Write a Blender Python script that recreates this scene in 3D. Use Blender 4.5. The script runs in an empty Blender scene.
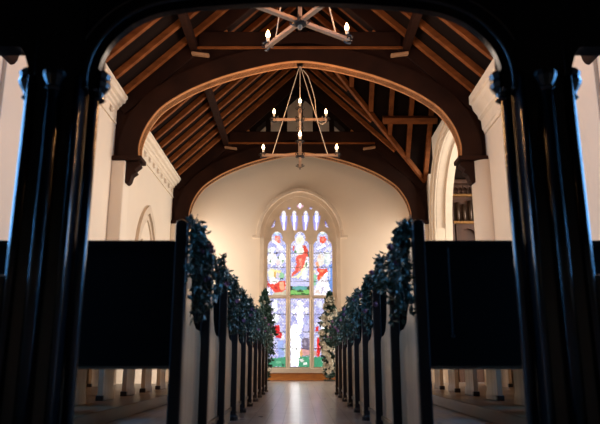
import bpy, math, random
from mathutils import Vector, Matrix
C = bpy.context.scene.collection
R = math.radians
F_PX, PITCH, EYE = 620.0, R(13.6), 0.48
CP, SP = math.cos(PITCH), math.sin(PITCH)

def at(px, py, Y):
    """point of the plane y = Y seen at a pixel of the 600 x 424 photograph"""
    u, v = (px-300)/F_PX, (212-py)/F_PX
    d = (u, CP - v*SP, SP + v*CP)
    s = Y/d[1]
    return (d[0]*s, Y, EYE + d[2]*s)

# ------------------------------------------------------------------ helpers
class MB:
    def __init__(s): s.v = []; s.f = []; s.c = []
    def add(s, vs, fs, col=None):
        n = len(s.v); s.v += [tuple(v) for v in vs]
        for f in fs: s.f.append(tuple(n+i for i in f)); s.c.append(col)
    def box(s, x0, x1, y0, y1, z0, z1):
        s.add([(x0,y0,z0),(x1,y0,z0),(x1,y1,z0),(x0,y1,z0),(x0,y0,z1),(x1,y0,z1),(x1,y1,z1),(x0,y1,z1)],
              [(0,3,2,1),(4,5,6,7),(0,1,5,4),(1,2,6,5),(2,3,7,6),(3,0,4,7)])
        return s
    def bar(s, a, b, w, h, up=(0,0,1)):
        a, b = Vector(a), Vector(b); d = (b-a).normalized(); up = Vector(up)
        r = d.cross(up)
        if r.length < 1e-4: r = d.cross(Vector((1,0,0)))
        r.normalize(); u = r.cross(d)
        q = [r*w/2*i + u*h/2*j for i, j in ((-1,-1),(1,-1),(1,1),(-1,1))]
        s.add([a+k for k in q]+[b+k for k in q], [(0,1,2,3),(7,6,5,4),(0,4,5,1),(1,5,6,2),(2,6,7,3),(3,7,4,0)])
        return s
    def tube(s, pts, rad, n=8, cap=True):
        pts = [Vector(p) for p in pts]; m = len(pts)
        if not hasattr(rad, '__len__'): rad = [rad]*m
        base = len(s.v); ref = None
        for i, p in enumerate(pts):
            d = (pts[min(i+1,m-1)]-pts[max(i-1,0)]).normalized()
            if ref is None:
                ref = d.cross(Vector((0,0,1)))
                if ref.length < .05: ref = d.cross(Vector((0,1,0)))
            ref = (ref - d*ref.dot(d)).normalized(); b = d.cross(ref)
            for k in range(n):
                a = 2*math.pi*k/n
                s.v.append(tuple(p + (ref*math.cos(a)+b*math.sin(a))*rad[i]))
        for i in range(m-1):
            for k in range(n):
                k2 = (k+1) % n
                s.f.append((base+i*n+k, base+i*n+k2, base+(i+1)*n+k2, base+(i+1)*n+k)); s.c.append(None)
        if cap:
            s.f.append(tuple(base+k for k in range(n))[::-1]); s.c.append(None)
            s.f.append(tuple(base+(m-1)*n+k for k in range(n))); s.c.append(None)
        return s
    def lathe(s, c, prof, n=12):
        return s.tube([(c[0], c[1], c[2]+z) for r, z in prof], [max(r, 1e-4) for r, z in prof], n)
    def prism(s, poly, axis, a, b):
        """extrude a 2-D polygon along an axis: 'x' poly=(y,z), 'y' poly=(x,z), 'z' poly=(x,y)"""
        def P(p, t):
            return (t, p[0], p[1]) if axis == 'x' else (p[0], t, p[1]) if axis == 'y' else (p[0], p[1], t)
        n = len(poly)
        s.add([P(p, a) for p in poly]+[P(p, b) for p in poly],
              [tuple(range(n)), tuple(range(2*n-1, n-1, -1))]+[(i, (i+1) % n, n+(i+1) % n, n+i) for i in range(n)])
        return s
    def strip(s, A, B, axis, a, b):
        """solid between two open outlines A and B of equal length"""
        for i in range(len(A)-1):
            q = [A[i], A[i+1], B[i+1], B[i]]
            s.prism(q, axis, a, b)
        return s
    def build(s, name, m, parent=None, bevel=0, smooth=False, loc=None, merge=False):
        me = bpy.data.meshes.new(name); me.from_pydata(s.v, [], s.f); me.validate(); 
        import bmesh
        bm = bmesh.new(); bm.from_mesh(me)
        if merge:
            bmesh.ops.remove_doubles(bm, verts=bm.verts, dist=1e-5)
            seen = {}
            for f in bm.faces:
                seen.setdefault(tuple(sorted(v.index for v in f.verts)), []).append(f)
            dd = [f for g in seen.values() if len(g) > 1 for f in g]
            if dd: bmesh.ops.delete(bm, geom=dd, context='FACES')
        bmesh.ops.recalc_face_normals(bm, faces=bm.faces)
        bm.to_mesh(me); bm.free()
        me.materials.append(m)
        if smooth:
            for p in me.polygons: p.use_smooth = True
        o = bpy.data.objects.new(name, me); C.objects.link(o)
        if parent: o.parent = parent
        if loc: o.location = loc
        if bevel:
            b = o.modifiers.new('bevel', 'BEVEL'); b.width = bevel; b.segments = 2; b.limit_method = 'ANGLE'
        return o

def tag(o, label=None, cat=None, group=None, kind=None):
    if label: o['label'] = label
    if cat: o['category'] = cat
    if group: o['group'] = group
    if kind: o['kind'] = kind
    return o
def empty(name, loc=(0,0,0), rz=0):
    o = bpy.data.objects.new(name, None); o.empty_display_size = .1; C.objects.link(o)
    o.location = loc; o.rotation_euler.z = rz; return o
def copy_tree(o, parent=None):
    c = o.copy(); C.objects.link(c)
    if parent: c.parent = parent
    for ch in list(o.children): copy_tree(ch, c)
    return c

# ------------------------------------------------------------------ materials
def mat(name, col, rough=.6, col2=None, scale=(4,4,4), bump=0, spec=.5, coat=0, metal=0, detail=6, ramp=(.3,.7), emis=None, wave=None):
    m = bpy.data.materials.new(name); m.use_nodes = True
    nt = m.node_tree; b = nt.nodes['Principled BSDF']
    b.inputs['Base Color'].default_value = (*col, 1); b.inputs['Roughness'].default_value = rough
    b.inputs['Specular IOR Level'].default_value = spec; b.inputs['Coat Weight'].default_value = coat
    b.inputs['Coat Roughness'].default_value = .15; b.inputs['Metallic'].default_value = metal
    if col2 or bump:
        tc = nt.nodes.new('ShaderNodeTexCoord'); mp = nt.nodes.new('ShaderNodeMapping')
        mp.inputs['Scale'].default_value = scale; nt.links.new(tc.outputs['Object'], mp.inputs['Vector'])
        n = nt.nodes.new('ShaderNodeTexNoise'); n.inputs['Scale'].default_value = 1; n.inputs['Detail'].default_value = detail
        nt.links.new(mp.outputs[0], n.inputs['Vector'])
        if col2:
            r = nt.nodes.new('ShaderNodeValToRGB'); r.color_ramp.elements[0].position = ramp[0]; r.color_ramp.elements[1].position = ramp[1]
            r.color_ramp.elements[0].color = (*col, 1); r.color_ramp.elements[1].color = (*col2, 1)
            nt.links.new(n.outputs['Fac'], r.inputs[0]); nt.links.new(r.outputs[0], b.inputs['Base Color'])
        if bump:
            bp = nt.nodes.new('ShaderNodeBump'); bp.inputs['Strength'].default_value = bump; bp.inputs['Distance'].default_value = .02
            nt.links.new(n.outputs['Fac'], bp.inputs['Height']); nt.links.new(bp.outputs[0], b.inputs['Normal'])
    if emis:
        b.inputs['Emission Color'].default_value = (*emis[0], 1); b.inputs['Emission Strength'].default_value = emis[1]
    return m

WALL = mat('cream_plaster', (.72,.59,.45), .9, (.77,.64,.49), (.7,.7,.7), .03)
STONE = mat('cream_stone', (.58,.45,.32), .85, (.68,.54,.40), (3,3,3), .08)
CORN = mat('pale_stone', (.74,.61,.46), .8, (.80,.67,.51), (5,5,5), .06)
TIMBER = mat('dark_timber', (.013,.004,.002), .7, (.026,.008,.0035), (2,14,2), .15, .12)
RAFT = mat('rafter_wood', (.12,.034,.008), .6, (.23,.068,.016), (3,3,9), .15, .15)
RIB = mat('lit_arch_rib_wood', (.42,.17,.055), .5, (.54,.23,.08), (4,2,4), .1, .3)  # lamp glow on the arch soffit put into a brighter wood colour
BOARD = mat('shaded_roof_boarding', (.005,.002,.0012), .9, (.010,.004,.002), (1,16,1), .2, .1)  # near black: shade between the rafters put into the board colour
PEW = mat('lit_varnished_pew_wood', (.25,.165,.10), .30, (.40,.28,.18), (14,14,1.2), .05, .6, .35)  # lit faces: window sheen put into a paler wood colour
PEWDK = mat('shaded_pew_edge', (.010,.007,.007), .30, (.018,.011,.010), (12,12,1.5), .03, .4)  # same wood on the unlit edges, shade put into the colour
PEWBK = mat('shaded_pew_back', (.006,.005,.005), .8, (.009,.007,.006), (1,12,12), .03, .08)  # same wood seen from behind, darkened to stand for shade
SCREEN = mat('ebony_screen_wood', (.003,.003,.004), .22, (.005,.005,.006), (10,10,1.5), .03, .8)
IRON = mat('wrought_iron', (.03,.022,.018), .5, metal=.6)
ARM = mat('chandelier_oak', (.34,.17,.08), .6, (.42,.22,.11), (9,9,9), .1)
ROPE = mat('pale_rope', (.50,.38,.26), .8)
WAX = mat('candle_tube', (.75,.62,.42), .6)
FLAME = mat('lit_candle_bulb', (1,.8,.5), .4, emis=((1.0,.70,.36), 16))
LEAF = mat('dark_green_leaf', (.010,.040,.026), .45, (.035,.100,.070), (30,30,30), ramp=(.35,.65))
LEAF2 = mat('grey_green_leaf', (.10,.20,.18), .5, (.22,.32,.28), (30,30,30), ramp=(.35,.65))
STEM = mat('woody_stem', (.04,.035,.02), .7)
WHITEFL = mat('cream_petal', (.82,.78,.66), .6)
PINKFL = mat('mauve_petal', (.28,.13,.22), .6)
SKIRT = mat('orange_brown_board', (.50,.17,.035), .4, (.62,.24,.05), (6,2,30), .05)
LEAD = mat('lead_bar', (.03,.03,.04), .5)
BRASS = mat('dull_brass', (.30,.15,.05), .4, metal=.7)
ORGAN = mat('organ_oak', (.035,.012,.005), .5, (.07,.024,.009), (6,6,1), .1)
PIPE = mat('organ_pipe_metal', (.06,.035,.022), .35, metal=.6)
PLATF = mat('platform_boards', (.10,.055,.028), .30, (.17,.10,.055), (8,1,8), .05)

def floor_mat():
    m = bpy.data.materials.new('polished_floor_boards'); m.use_nodes = True; nt = m.node_tree; b = nt.nodes['Principled BSDF']
    tc = nt.nodes.new('ShaderNodeTexCoord'); mp = nt.nodes.new('ShaderNodeMapping'); mp.inputs['Rotation'].default_value = (0,0,R(90))
    br = nt.nodes.new('ShaderNodeTexBrick'); nt.links.new(tc.outputs['Object'], mp.inputs[0]); nt.links.new(mp.outputs[0], br.inputs[0])
    br.inputs['Scale'].default_value = 1; br.inputs['Brick Width'].default_value = 1.6; br.inputs['Row Height'].default_value = .14
    br.inputs['Mortar Size'].default_value = .003
    br.inputs['Color1'].default_value = (.26,.20,.17,1); br.inputs['Color2'].default_value = (.34,.27,.23,1); br.inputs['Mortar'].default_value = (.06,.04,.03,1)
    nt.links.new(br.outputs['Color'], b.inputs['Base Color'])
    n = nt.nodes.new('ShaderNodeTexNoise'); n.inputs['Scale'].default_value = 5; nt.links.new(tc.outputs['Object'], n.inputs[0])
    r = nt.nodes.new('ShaderNodeMapRange'); r.inputs[3].default_value = .24; r.inputs[4].default_value = .36
    nt.links.new(n.outputs[0], r.inputs[0]); nt.links.new(r.outputs[0], b.inputs['Roughness'])
    bp = nt.nodes.new('ShaderNodeBump'); bp.inputs['Strength'].default_value = .06; bp.inputs['Distance'].default_value = .02
    nt.links.new(n.outputs[0], bp.inputs['Height']); nt.links.new(bp.outputs[0], b.inputs['Normal'])
    b.inputs['Specular IOR Level'].default_value = .9; b.inputs['Coat Weight'].default_value = .5; b.inputs['Coat Roughness'].default_value = .2
    return m
FLOOR = floor_mat()

GLASS = bpy.data.materials.new('stained_glass'); GLASS.use_nodes = True
_nt = GLASS.node_tree; _b = _nt.nodes['Principled BSDF']
_a = _nt.nodes.new('ShaderNodeAttribute'); _a.attribute_name = 'Col'
_b.inputs['Base Color'].default_value = (.02,.02,.03,1); _nt.links.new(_a.outputs['Color'], _b.inputs['Emission Color'])
GLASS_STRENGTH = 1.2
_b.inputs['Emission Strength'].default_value = GLASS_STRENGTH; _b.inputs['Roughness'].default_value = .3

# ------------------------------------------------------------------ the room
W = 3.3; Y_END = 17.2; Y_BACK = -2.2; RIDGE = 8.2; SL = .95
T1, T2, T0 = 10.5, 15.6, 5.88
def roof(x): return RIDGE - SL*abs(x)
def struct(o, label=None): o['kind'] = 'structure'; return o
EAVE = roof(W)

struct(MB().box(-W-.6, 7.6, Y_BACK-.3, Y_END+.5, -.2, 0).build('floor', FLOOR))

def arch_pts(a, h, zs, n=14, cx=0):
    """two-centred pointed arch, half width a, rise h, springing height zs; left to right"""
    Rr = (a*a+h*h)/(2*a); c = Rr - a
    if c < 0: c = 0
    out = []
    t_end = math.atan2(h, c)
    L = []
    for i in range(n+1):
        t = t_end*i/n
        L.append((cx + c - Rr*math.cos(t), zs + Rr*math.sin(t)))
    Rt = [(2*cx - x, z) for x, z in L[:-1]][::-1]
    return L + Rt

# far wall with the window opening cut out
WA, WH, WZS, WZ0 = 1.03, 1.17, 3.95, .32
ap = arch_pts(WA, WH, WZS)
fw = MB()
fw.prism([(-W-.6,0),(-WA,0),(-WA,roof(WA)+.1),(-W-.6,roof(W+.6)+.1)], 'y', Y_END, Y_END+.45)
fw.prism([(WA,0),(W+.6,0),(W+.6,roof(W+.6)+.1),(WA,roof(WA)+.1)], 'y', Y_END, Y_END+.45)
fw.box(-WA, WA, Y_END, Y_END+.45, 0, WZ0)
fw.strip(ap, [(x, roof(x)+.1) for x, z in ap], 'y', Y_END, Y_END+.45)
struct(fw.build('wall_back', WALL, merge=True))

def side_wall(name, sgn, y0, y1, ztop, holes, thick=.6):
    """plaster side wall with rectangular openings (ya, yb, za, zb)"""
    m = MB(); xa, xb = sorted((sgn*W, sgn*(W+thick))); cur = y0
    for ya, yb, za, zb in sorted(holes):
        m.box(xa, xb, cur, ya, 0, ztop); m.box(xa, xb, ya, yb, 0, za); m.box(xa, xb, ya, yb, zb, ztop); cur = yb
    m.box(xa, xb, cur, y1, 0, ztop)
    return struct(m.build(name, WALL, merge=True))
HOLES = [(2.46,2.86,0.05,2.3),(3.0,5.6,1.5,4.6),(7.2,9.25,1.7,4.4),(15.95,16.95,.9,4.1)]  # first and last are added, for screen rim light and far-wall light
side_wall('wall_left', -1, Y_BACK, Y_END, EAVE+.1, HOLES)
side_wall('wall_right', 1, Y_BACK, T1-.15, EAVE+.1, HOLES[:3])
struct(MB().box(-W-.6, W+.6, Y_BACK-.3, Y_BACK, 0, 8.4).build('wall_front', WALL))

# right wall of the second bay: great pointed arch to the transept
AYC, AA = 12.88, 2.33          # centre and half width of the opening
arc = arch_pts(AA, 1.72, 3.62, 18, AYC)      # (y, z)
rw = MB()
def gab(y): return max(EAVE+.1, min(RIDGE-.3, EAVE + 1.2*(2.55-abs(y-13.05))+.1))
TH = .40
rw.strip(arc, [(y, 5.95) for y, z in arc], 'x', W, W+TH)
rw.box(W, W+TH, T1-.15, AYC-AA, 0, 5.95); rw.box(W, W+TH, AYC+AA, 15.95, 0, EAVE+.1); rw.box(W, W+TH, 16.95, Y_END, 0, EAVE+.1)
rw.box(W, W+TH, 15.95, 16.95, 0, .9); rw.box(W, W+TH, 15.95, 16.95, 4.1, EAVE+.1)  # around the opening added for the chancel fill light
struct(rw.build('wall_right_arcade', WALL))
mo = MB()
for a0, a1, dx, h0, h1 in ((2.33,2.42,.03,1.72,1.79),(2.42,2.56,.07,1.79,1.90),(2.56,2.62,.12,1.90,1.95)):
    mo.strip([(AYC-a0,0)]+arch_pts(a0,h0,3.62,18,AYC)+[(AYC+a0,0)], [(AYC-a1,0)]+arch_pts(a1,h1,3.62,18,AYC)+[(AYC+a1,0)], 'x', W-dx, W+.02)
struct(mo.build('trim_1', CORN))
ym = MB()
for a0, h0, x in ((2.28,1.68,W+.22),):
    ym.strip([(AYC-a0,0)]+arch_pts(a0,h0,3.62,18,AYC)+[(AYC+a0,0)], [(AYC-2.34,0)]+arch_pts(2.34,1.73,3.62,18,AYC)+[(AYC+2.34,0)], 'x', x, W+TH-.01)
struct(ym.build('trim_2', CORN))
# timber filling above the arch, under the cross roof
struct(MB().prism([(T1-.1,5.9),(15.55,5.9),(15.0,6.4),(13.05,8.3),(11.0,6.4)], 'x', W+.12, W+.34).build('wall_gable_boarding', BOARD))

# transept
TR = 7.2
tw = MB(); tw.box(W+TH, TR+.3, 10.0, 10.3, 0, 5.9); struct(tw.build('wall_transept_near', WALL))
struct(MB().box(W+TH, TR+.3, 15.9, 16.2, 0, 5.9).build('wall_transept_far', WALL))
te = MB(); te.box(TR, TR+.3, 10.3, 11.3, 0, 8.3); te.box(TR, TR+.3, 14.7, 15.9, 0, 8.3); te.box(TR, TR+.3, 11.3, 14.7, 0, 1.4); te.box(TR, TR+.3, 11.3, 14.7, 5.0, 8.3)
struct(te.build('wall_transept_end', WALL))

# roof boarding
XR = W+.65
def slab(vs, th=.06):
    m = MB(); n = len(vs); a = [Vector(v) for v in vs]
    nr = (a[1]-a[0]).cross(a[2]-a[0]).normalized()
    if nr.z < 0: nr = -nr
    m.add(a+[v+nr*th for v in a], [tuple(range(n)), tuple(range(2*n-1,n-1,-1))]+[(i,(i+1)%n,n+(i+1)%n,n+i) for i in range(n)])
    return m
cl = MB()
def addslab(vs):
    s_ = slab(vs); cl.add(s_.v, s_.f)
addslab([(-XR,Y_BACK,roof(XR)),(-XR,Y_END+.3,roof(XR)),(0,Y_END+.3,RIDGE),(0,Y_BACK,RIDGE)])
YN, YF, YM = 10.5, 15.6, 13.05
addslab([(XR,Y_BACK,roof(XR)),(XR,YN,roof(XR)),(0,YN,RIDGE),(0,Y_BACK,RIDGE)])
addslab([(W,YN,EAVE),(0,YM,RIDGE),(0,YN,RIDGE)])
addslab([(W,YF,EAVE),(0,YF,RIDGE),(0,YM,RIDGE)])
addslab([(XR,YF,roof(XR)),(XR,Y_END+.3,roof(XR)),(0,Y_END+.3,RIDGE),(0,YF,RIDGE)])
addslab([(W,YF,EAVE),(0,YM,RIDGE),(TR+.3,YM,RIDGE),(TR+.3,YF,EAVE)])
addslab([(W,YN,EAVE),(TR+.3,YN,EAVE),(TR+.3,YM,RIDGE),(0,YM,RIDGE)])
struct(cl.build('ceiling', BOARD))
struct(MB().box(-W,W,Y_BACK,2.5,2.34,2.5).build('light_block_slab', SCREEN))  # unseen slab added to keep light off the near side of the screen

# ------------------------------------------------------------------ rafters
def rafter(sgn, y, xa, xb, label, group):
    m = MB(); n = Vector((-sgn*SL,0,-1)).normalized()
    a = Vector((sgn*xa, y, roof(xa)))+n*.062; b = Vector((sgn*xb, y, roof(xb)))+n*.062
    m.bar(a, b, .085, .11, up=n)
    return tag(m.build('rafter', RAFT, bevel=.008), label, 'rafter', group)
y = 6.6
while y < 10.2:
    for s_, nm in ((-1,'left'),(1,'right')):
        rafter(s_, y, 3.17, .16, f'brown common rafter on the {nm} roof slope in front of the first truss', f'front rafters of the {nm} slope')
    y += .60
y = 11.0
while y < 15.3:
    rafter(-1, y, 3.17, .16, 'orange-brown common rafter on the left roof slope between the two trusses', 'rafters between the trusses on the left')
    xs = 3.15*abs(YM-y)/2.55
    if xs > .35: rafter(1, y, xs-.1, .16, 'short dark jack rafter on the right slope beside the cross-roof valley', 'jack rafters on the right')
    y += .52
# cross-roof (transept) rafters running down the far slope
def cz(y): return EAVE + (RIDGE-EAVE)/(YF-YM)*(YF-y)
n2 = Vector((0,-(RIDGE-EAVE)/(YF-YM),-1)).normalized()
x = .75
while x < 3.9:
    yv = YM + (YF-YM)*min(x, W)/W
    a = Vector((x, YM+.05, cz(YM+.05)))+n2*.075; b = Vector((x, yv-.02, cz(yv-.02)))+n2*.075
    if (b-a).length > .3:
        m = MB(); m.bar(a, b, .11, .13, up=n2)
        tag(m.build('cross_roof_rafter', RAFT, bevel=.008), 'upright-looking brown rafter of the cross roof right of the chandelier', 'rafter', 'rafters of the cross roof')
    x += .50
m = MB(); yq = 14.5; m.bar(Vector((2.05,yq,cz(yq)))+n2*.2, Vector((3.38,yq,cz(yq)))+n2*.2, .16, .2, up=n2)
tag(m.build('purlin', RAFT, bevel=.01), 'horizontal brown purlin crossing the cross-roof rafters on the right', 'roof beam')
m = MB(); m.bar((.15,YM+.1,RIDGE-.22),(3.25,YF-.12,EAVE-.02),.08,.13)
tag(m.build('valley_rafter', RAFT, bevel=.01), 'long diagonal valley rafter between nave roof and cross roof', 'roof beam')
for s_, nm in ((-1,'left'),(1,'right')):
    m = MB(); m.bar((s_*1.95,2.6,roof(1.95)-.24),(s_*1.95,(T2 if s_<0 else T1)-.1,roof(1.95)-.24),.13,.16)
    tag(m.build('purlin', TIMBER, bevel=.01), f'dark purlin running lengthwise under the {nm} roof slope', 'roof beam')

# ------------------------------------------------------------------ roof trusses
def make_truss(yc):
    t = empty('roof_truss', (0,yc,0)); yf = yc-.13
    L = [(139,159),(138.5,150),(139,143.5),(145,127),(156,112),(164,105),(173,99),(186,91.5),(200,85),(224,76),(250,69),(275,63.5),(300,60.5)]
    P = [at(px, py, T1-.13) for px, py in L]
    inner = [(-abs(p[0]), p[2]) for p in P]; inner[-1] = (0, inner[-1][1])
    inner = inner + [(-x_, z_) for x_, z_ in inner[:-1]][::-1]
    # smooth by subdividing
    for _ in range(2):
        q = [inner[0]]
        for i in range(len(inner)-1):
            a, b = inner[i], inner[i+1]
            q += [(a[0]*.75+b[0]*.25, a[1]*.75+b[1]*.25), (a[0]*.25+b[0]*.75, a[1]*.25+b[1]*.75)]
        q.append(inner[-1]); inner = q
    zt = 6.42; z0 = inner[0][1]; xi = abs(inner[0][0])
    def off(d):
        out = []
        for i, (x_, z_) in enumerate(inner):
            a = inner[max(i-1,0)]; b = inner[min(i+1,len(inner)-1)]
            dx, dz = b[0]-a[0], b[1]-a[1]; l = math.hypot(dx,dz)
            out.append((x_ - dz/l*d, z_ + dx/l*d))
        return out
    xo = W-.005
    # solid spandrels between arch and roof
    top = []
    for x_, z_ in inner:
        ax = abs(x_)
        if z_ < 4.6 or ax > 2.75: top.append((math.copysign(xo, x_), max(z_, z0))) 
        else: top.append((x_, min(roof(x_)-.02, zt)))
    sp = MB()
    k = [i for i,(x_,z_) in enumerate(inner) if not (z_ < 4.6 or abs(x_) > 2.75)]
    i0, i1 = k[0], k[-1]
    I = inner[i0:i1+1]
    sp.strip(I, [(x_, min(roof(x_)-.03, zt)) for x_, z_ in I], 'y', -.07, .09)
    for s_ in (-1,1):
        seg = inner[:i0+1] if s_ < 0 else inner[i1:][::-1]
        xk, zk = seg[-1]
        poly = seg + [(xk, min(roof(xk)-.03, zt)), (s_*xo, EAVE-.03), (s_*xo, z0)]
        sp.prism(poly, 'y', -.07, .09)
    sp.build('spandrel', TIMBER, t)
    rb = MB(); o1 = off(.16)
    rb.strip(inner, [(max(-xo,min(xo,a)),b) for a,b in o1], 'y', -.13, .13)
    rb.build('arch_rib', RIB, t)
    fr = MB(); o0 = off(.012); o2 = off(.36)
    cl_ = lambda L_: [(max(-xo,min(xo,a)), max(z0, min(b, zt-.05))) for a,b in L_]
    fr.strip(cl_(o0), cl_(o2), 'y', -.150, -.128); fr.build('arch_facing', TIMBER, t)
    xe = (RIDGE-zt)/SL
    MB().box(-xe, xe, -.15, .15, zt-.32, zt).build('tie_beam', TIMBER, t, bevel=.02)
    MB().box(-xe-.1, xe+.1, -.17, -.13, zt-.36, zt-.31).build('beam_moulding', RAFT, t, bevel=.008)
    for s_ in (-1,1):
        MB().bar((s_*(W-.05),0,roof(W-.05)-.2),(s_*.05,0,roof(.05)-.2),.22,.30,up=(0,0,1)).build('principal_rafter', TIMBER, t, bevel=.015)
        MB().bar((s_*1.33,0,zt),(s_*1.72,0,roof(1.72)-.28),.16,.17,up=(0,1,0)).build('strut', RIB, t, bevel=.012)
        MB().bar((s_*1.66,-.16,zt-.50),(s_*1.98,-.16,zt-.455),.10,.05,up=(0,0,1)).build('bracket', ARM, t, bevel=.01)
        # foot capital and carved pendant
        a, b = sorted((s_*(xi-.05), s_*(W-.005)))
        MB().box(a, b, -.19, .19, z0-.03, z0+.05).build('foot_capital', TIMBER, t, bevel=.012)
        pr = [(3.08,3.95),(2.84,3.95),(2.81,3.88),(2.90,3.80),(2.87,3.755),(2.95,3.70),(2.975,3.60),(3.0,3.56),(3.04,3.545),(3.08,3.58)]
        dz = z0-.03-3.95
        MB().prism([(s_*x_, z_+dz) for x_, z_ in pr], 'y', -.1, .1).build('carved_pendant', TIMBER, t, bevel=.012)
    return t, z0
tr, Z_FOOT = make_truss(T1)
tag(tr, 'near arched timber roof truss crossing the whole nave, chandelier rope at its crown', 'roof truss', 'arched roof trusses')
tr2 = copy_tree(tr); tr2.location = (0,T2,0); tr2['label'] = 'far smaller-looking arched roof truss close to the window wall'
tr0 = copy_tree(tr); tr0.location = (0,T0,0); tr0['label'] = 'overhead arched truss at the picture top just past the screen'
# timber filling with cusped openings above the far tie beam
inf = MB(); zt = 6.42
def opening(px):
    """top pixel of the opening in a column, None where solid"""
    for a, b, t0 in ((256,266,None),(271,280.5,113),(287,301.3,95),(302.7,312.5,97),(319.5,329.5,113),(334,345,None)):
        if a <= px <= b:
            if t0 is None: return 129 - (px-a)*.95 if a < 300 else 129-(b-px)*.95
            u = (px-a)/(b-a)
            return t0 + 5*abs(math.sin(u*math.pi*3/1.0)) * (0.5 if .33<u<.67 else 1) * .5 + (6*(abs(u-.5)*2)**4)
    return None
step = .022; xx = -1.75
while xx < 1.75:
    xm = xx+step/2
    depth = (T2*CP + (6.6-EYE)*SP); px = 300 + xm*F_PX/depth
    o_ = opening(px); zb = zt
    if o_ is not None: zb = at(px, o_, T2-.05)[2]
    zr = roof(xm)-.05
    if zb < zr: inf.prism([(xx,zb),(xx+step,zb),(xx+step,zr),(xx,zr)], 'y', T2-.05, T2+.03)
    xx += step
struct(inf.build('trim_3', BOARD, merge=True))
# ridge board
struct(MB().box(-.04,.04,2.6,Y_END,RIDGE-.22,RIDGE-.02).build('trim_4', TIMBER))

# ------------------------------------------------------------------ cornices, pilasters
def cornice(name, sgn, y0, y1, big=False):
    pr = [(0,4.60),(.03,4.60),(.03,4.64),(.015,4.66),(.015,4.86),(.05,4.88),(.06,4.92),(.10,4.94),(.11,4.98),(.16,5.0),(.18,5.06),(.20,5.07),(.20,5.12),(0,5.12)]
    if big: pr = [(0,4.42),(.03,4.42),(.04,4.47),(.06,4.49),(.07,4.66),(.12,4.70),(.12,4.74),(.16,4.80),(.20,4.86),(.22,4.95),(.26,4.97),(.26,5.12),(0,5.12)]
    m = MB(); m.prism([(sgn*(W-p), z) if True else 0 for p, z in pr], 'y', y0, y1)
    o = struct(m.build(name, CORN))
    if not big:
        y = y0+.22
        orn = MB()
        # one carved sprig: a stem and pairs of leaves standing off the band
        def leafq(c, d, l, w):
            d = Vector(d).normalized(); s2 = Vector((0, -d.z, d.y)); c = Vector(c)
            orn.add([c, c+d*l*.5+s2*w+Vector((.03,0,0))*(-sgn), c+d*l, c+d*l*.5-s2*w+Vector((.03,0,0))*(-sgn), c+d*l*.5+Vector((.045,0,0))*(-sgn)],
                    [(0,1,4),(1,2,4),(2,3,4),(3,0,4),(0,3,2,1)])
        X0 = sgn*(W-.015)
        leafq((X0,0,4.67), (0,0,1), .17, .028)
        for sy in (-1,1):
            leafq((X0,0,4.70), (0,sy,.5), .10, .022); leafq((X0,0,4.76), (0,sy,.9), .09, .02)
        first = orn.build('leaf_ornament', STONE, o, loc=(0,y,0))
        y += .40
        while y < y1-.12:
            c = first.copy(); C.objects.link(c); c.parent = o; c.location = (0,y,0); y += .40
    return o
cornice('trim_5', -1, 6.2, T1-.13); cornice('trim_6', -1, T1+.13, T2-.13); cornice('trim_7', 1, 2.6, T1-.13, True)
pl = MB().box(-W, -3.06, T1-.16, T1+.2, 0, Z_FOOT-.03); struct(pl.build('pillar_left', WALL, bevel=.02))
pr = MB(); pr.tube([(3.27,T1+.02,0),(3.27,T1+.02,Z_FOOT-.03)], .235, 24); struct(pr.build('pillar_right', WALL, smooth=True))
struct(MB().box(-W,-3.1,T2-.16,T2+.2,0,Z_FOOT-.03).build('pillar_left_far', WALL, bevel=.02))
struct(MB().box(3.1,W,T2-.1,T2+.2,0,Z_FOOT-.03).build('pillar_right_far', WALL, bevel=.02))
# flat pilasters near the screen, seen through the side lights
struct(MB().box(-W,-W+.05,6.3,6.85,0,4.6).build('pillar_left_near', WALL, bevel=.01))
struct(MB().box(W-.05,W,6.3,6.85,0,4.6).build('pillar_right_near', WALL, bevel=.01))

# blind traceried niche on the left wall of the second bay
nz = 2.25; NC = 13.0
nic = empty('window_2', (-W, NC, 0)); nic['kind'] = 'structure'
m = MB(); A_ = [(-.72,1.2)]+arch_pts(.72,1.05,nz+.3,10)+[(.72,1.2)]; B_ = [(-.86,1.2)]+arch_pts(.86,1.22,nz+.3,10)+[(.86,1.2)]
m.strip(A_, B_, 'x', 0, .07); m.build('hood_mould', STONE, nic)
m = MB(); A_ = [(-.60,1.2)]+arch_pts(.60,.90,nz+.3,10)+[(.60,1.2)]; B_ = [(-.68,1.2)]+arch_pts(.68,1.0,nz+.3,10)+[(.68,1.2)]
m.strip(A_, B_, 'x', 0, .035)
for c_ in (-.3,.3):
    m.strip([(c_-.24,1.2)]+arch_pts(.24,.42,nz+.25,8,c_)+[(c_+.24,1.2)], [(c_-.28,1.2)]+arch_pts(.28,.48,nz+.25,8,c_)+[(c_+.28,1.2)], 'x', 0, .03)
m.build('blind_tracery', STONE, nic)

# skirting under the window and along the far wall
struct(MB().box(-1.35, 1.25, Y_END-.10, Y_END, 0, .19).build('baseboard_back', SKIRT, bevel=.01))
# raised wooden platforms below the pews
for s_, nm in ((-1,'left'),(1,'right')):
    a, b = sorted((s_*1.55, s_*(W-.002)))
    struct(MB().box(a, b, 2.75, 11.4, 0, .108).build('floor_platform_'+nm, PLATF, bevel=.008))

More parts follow.
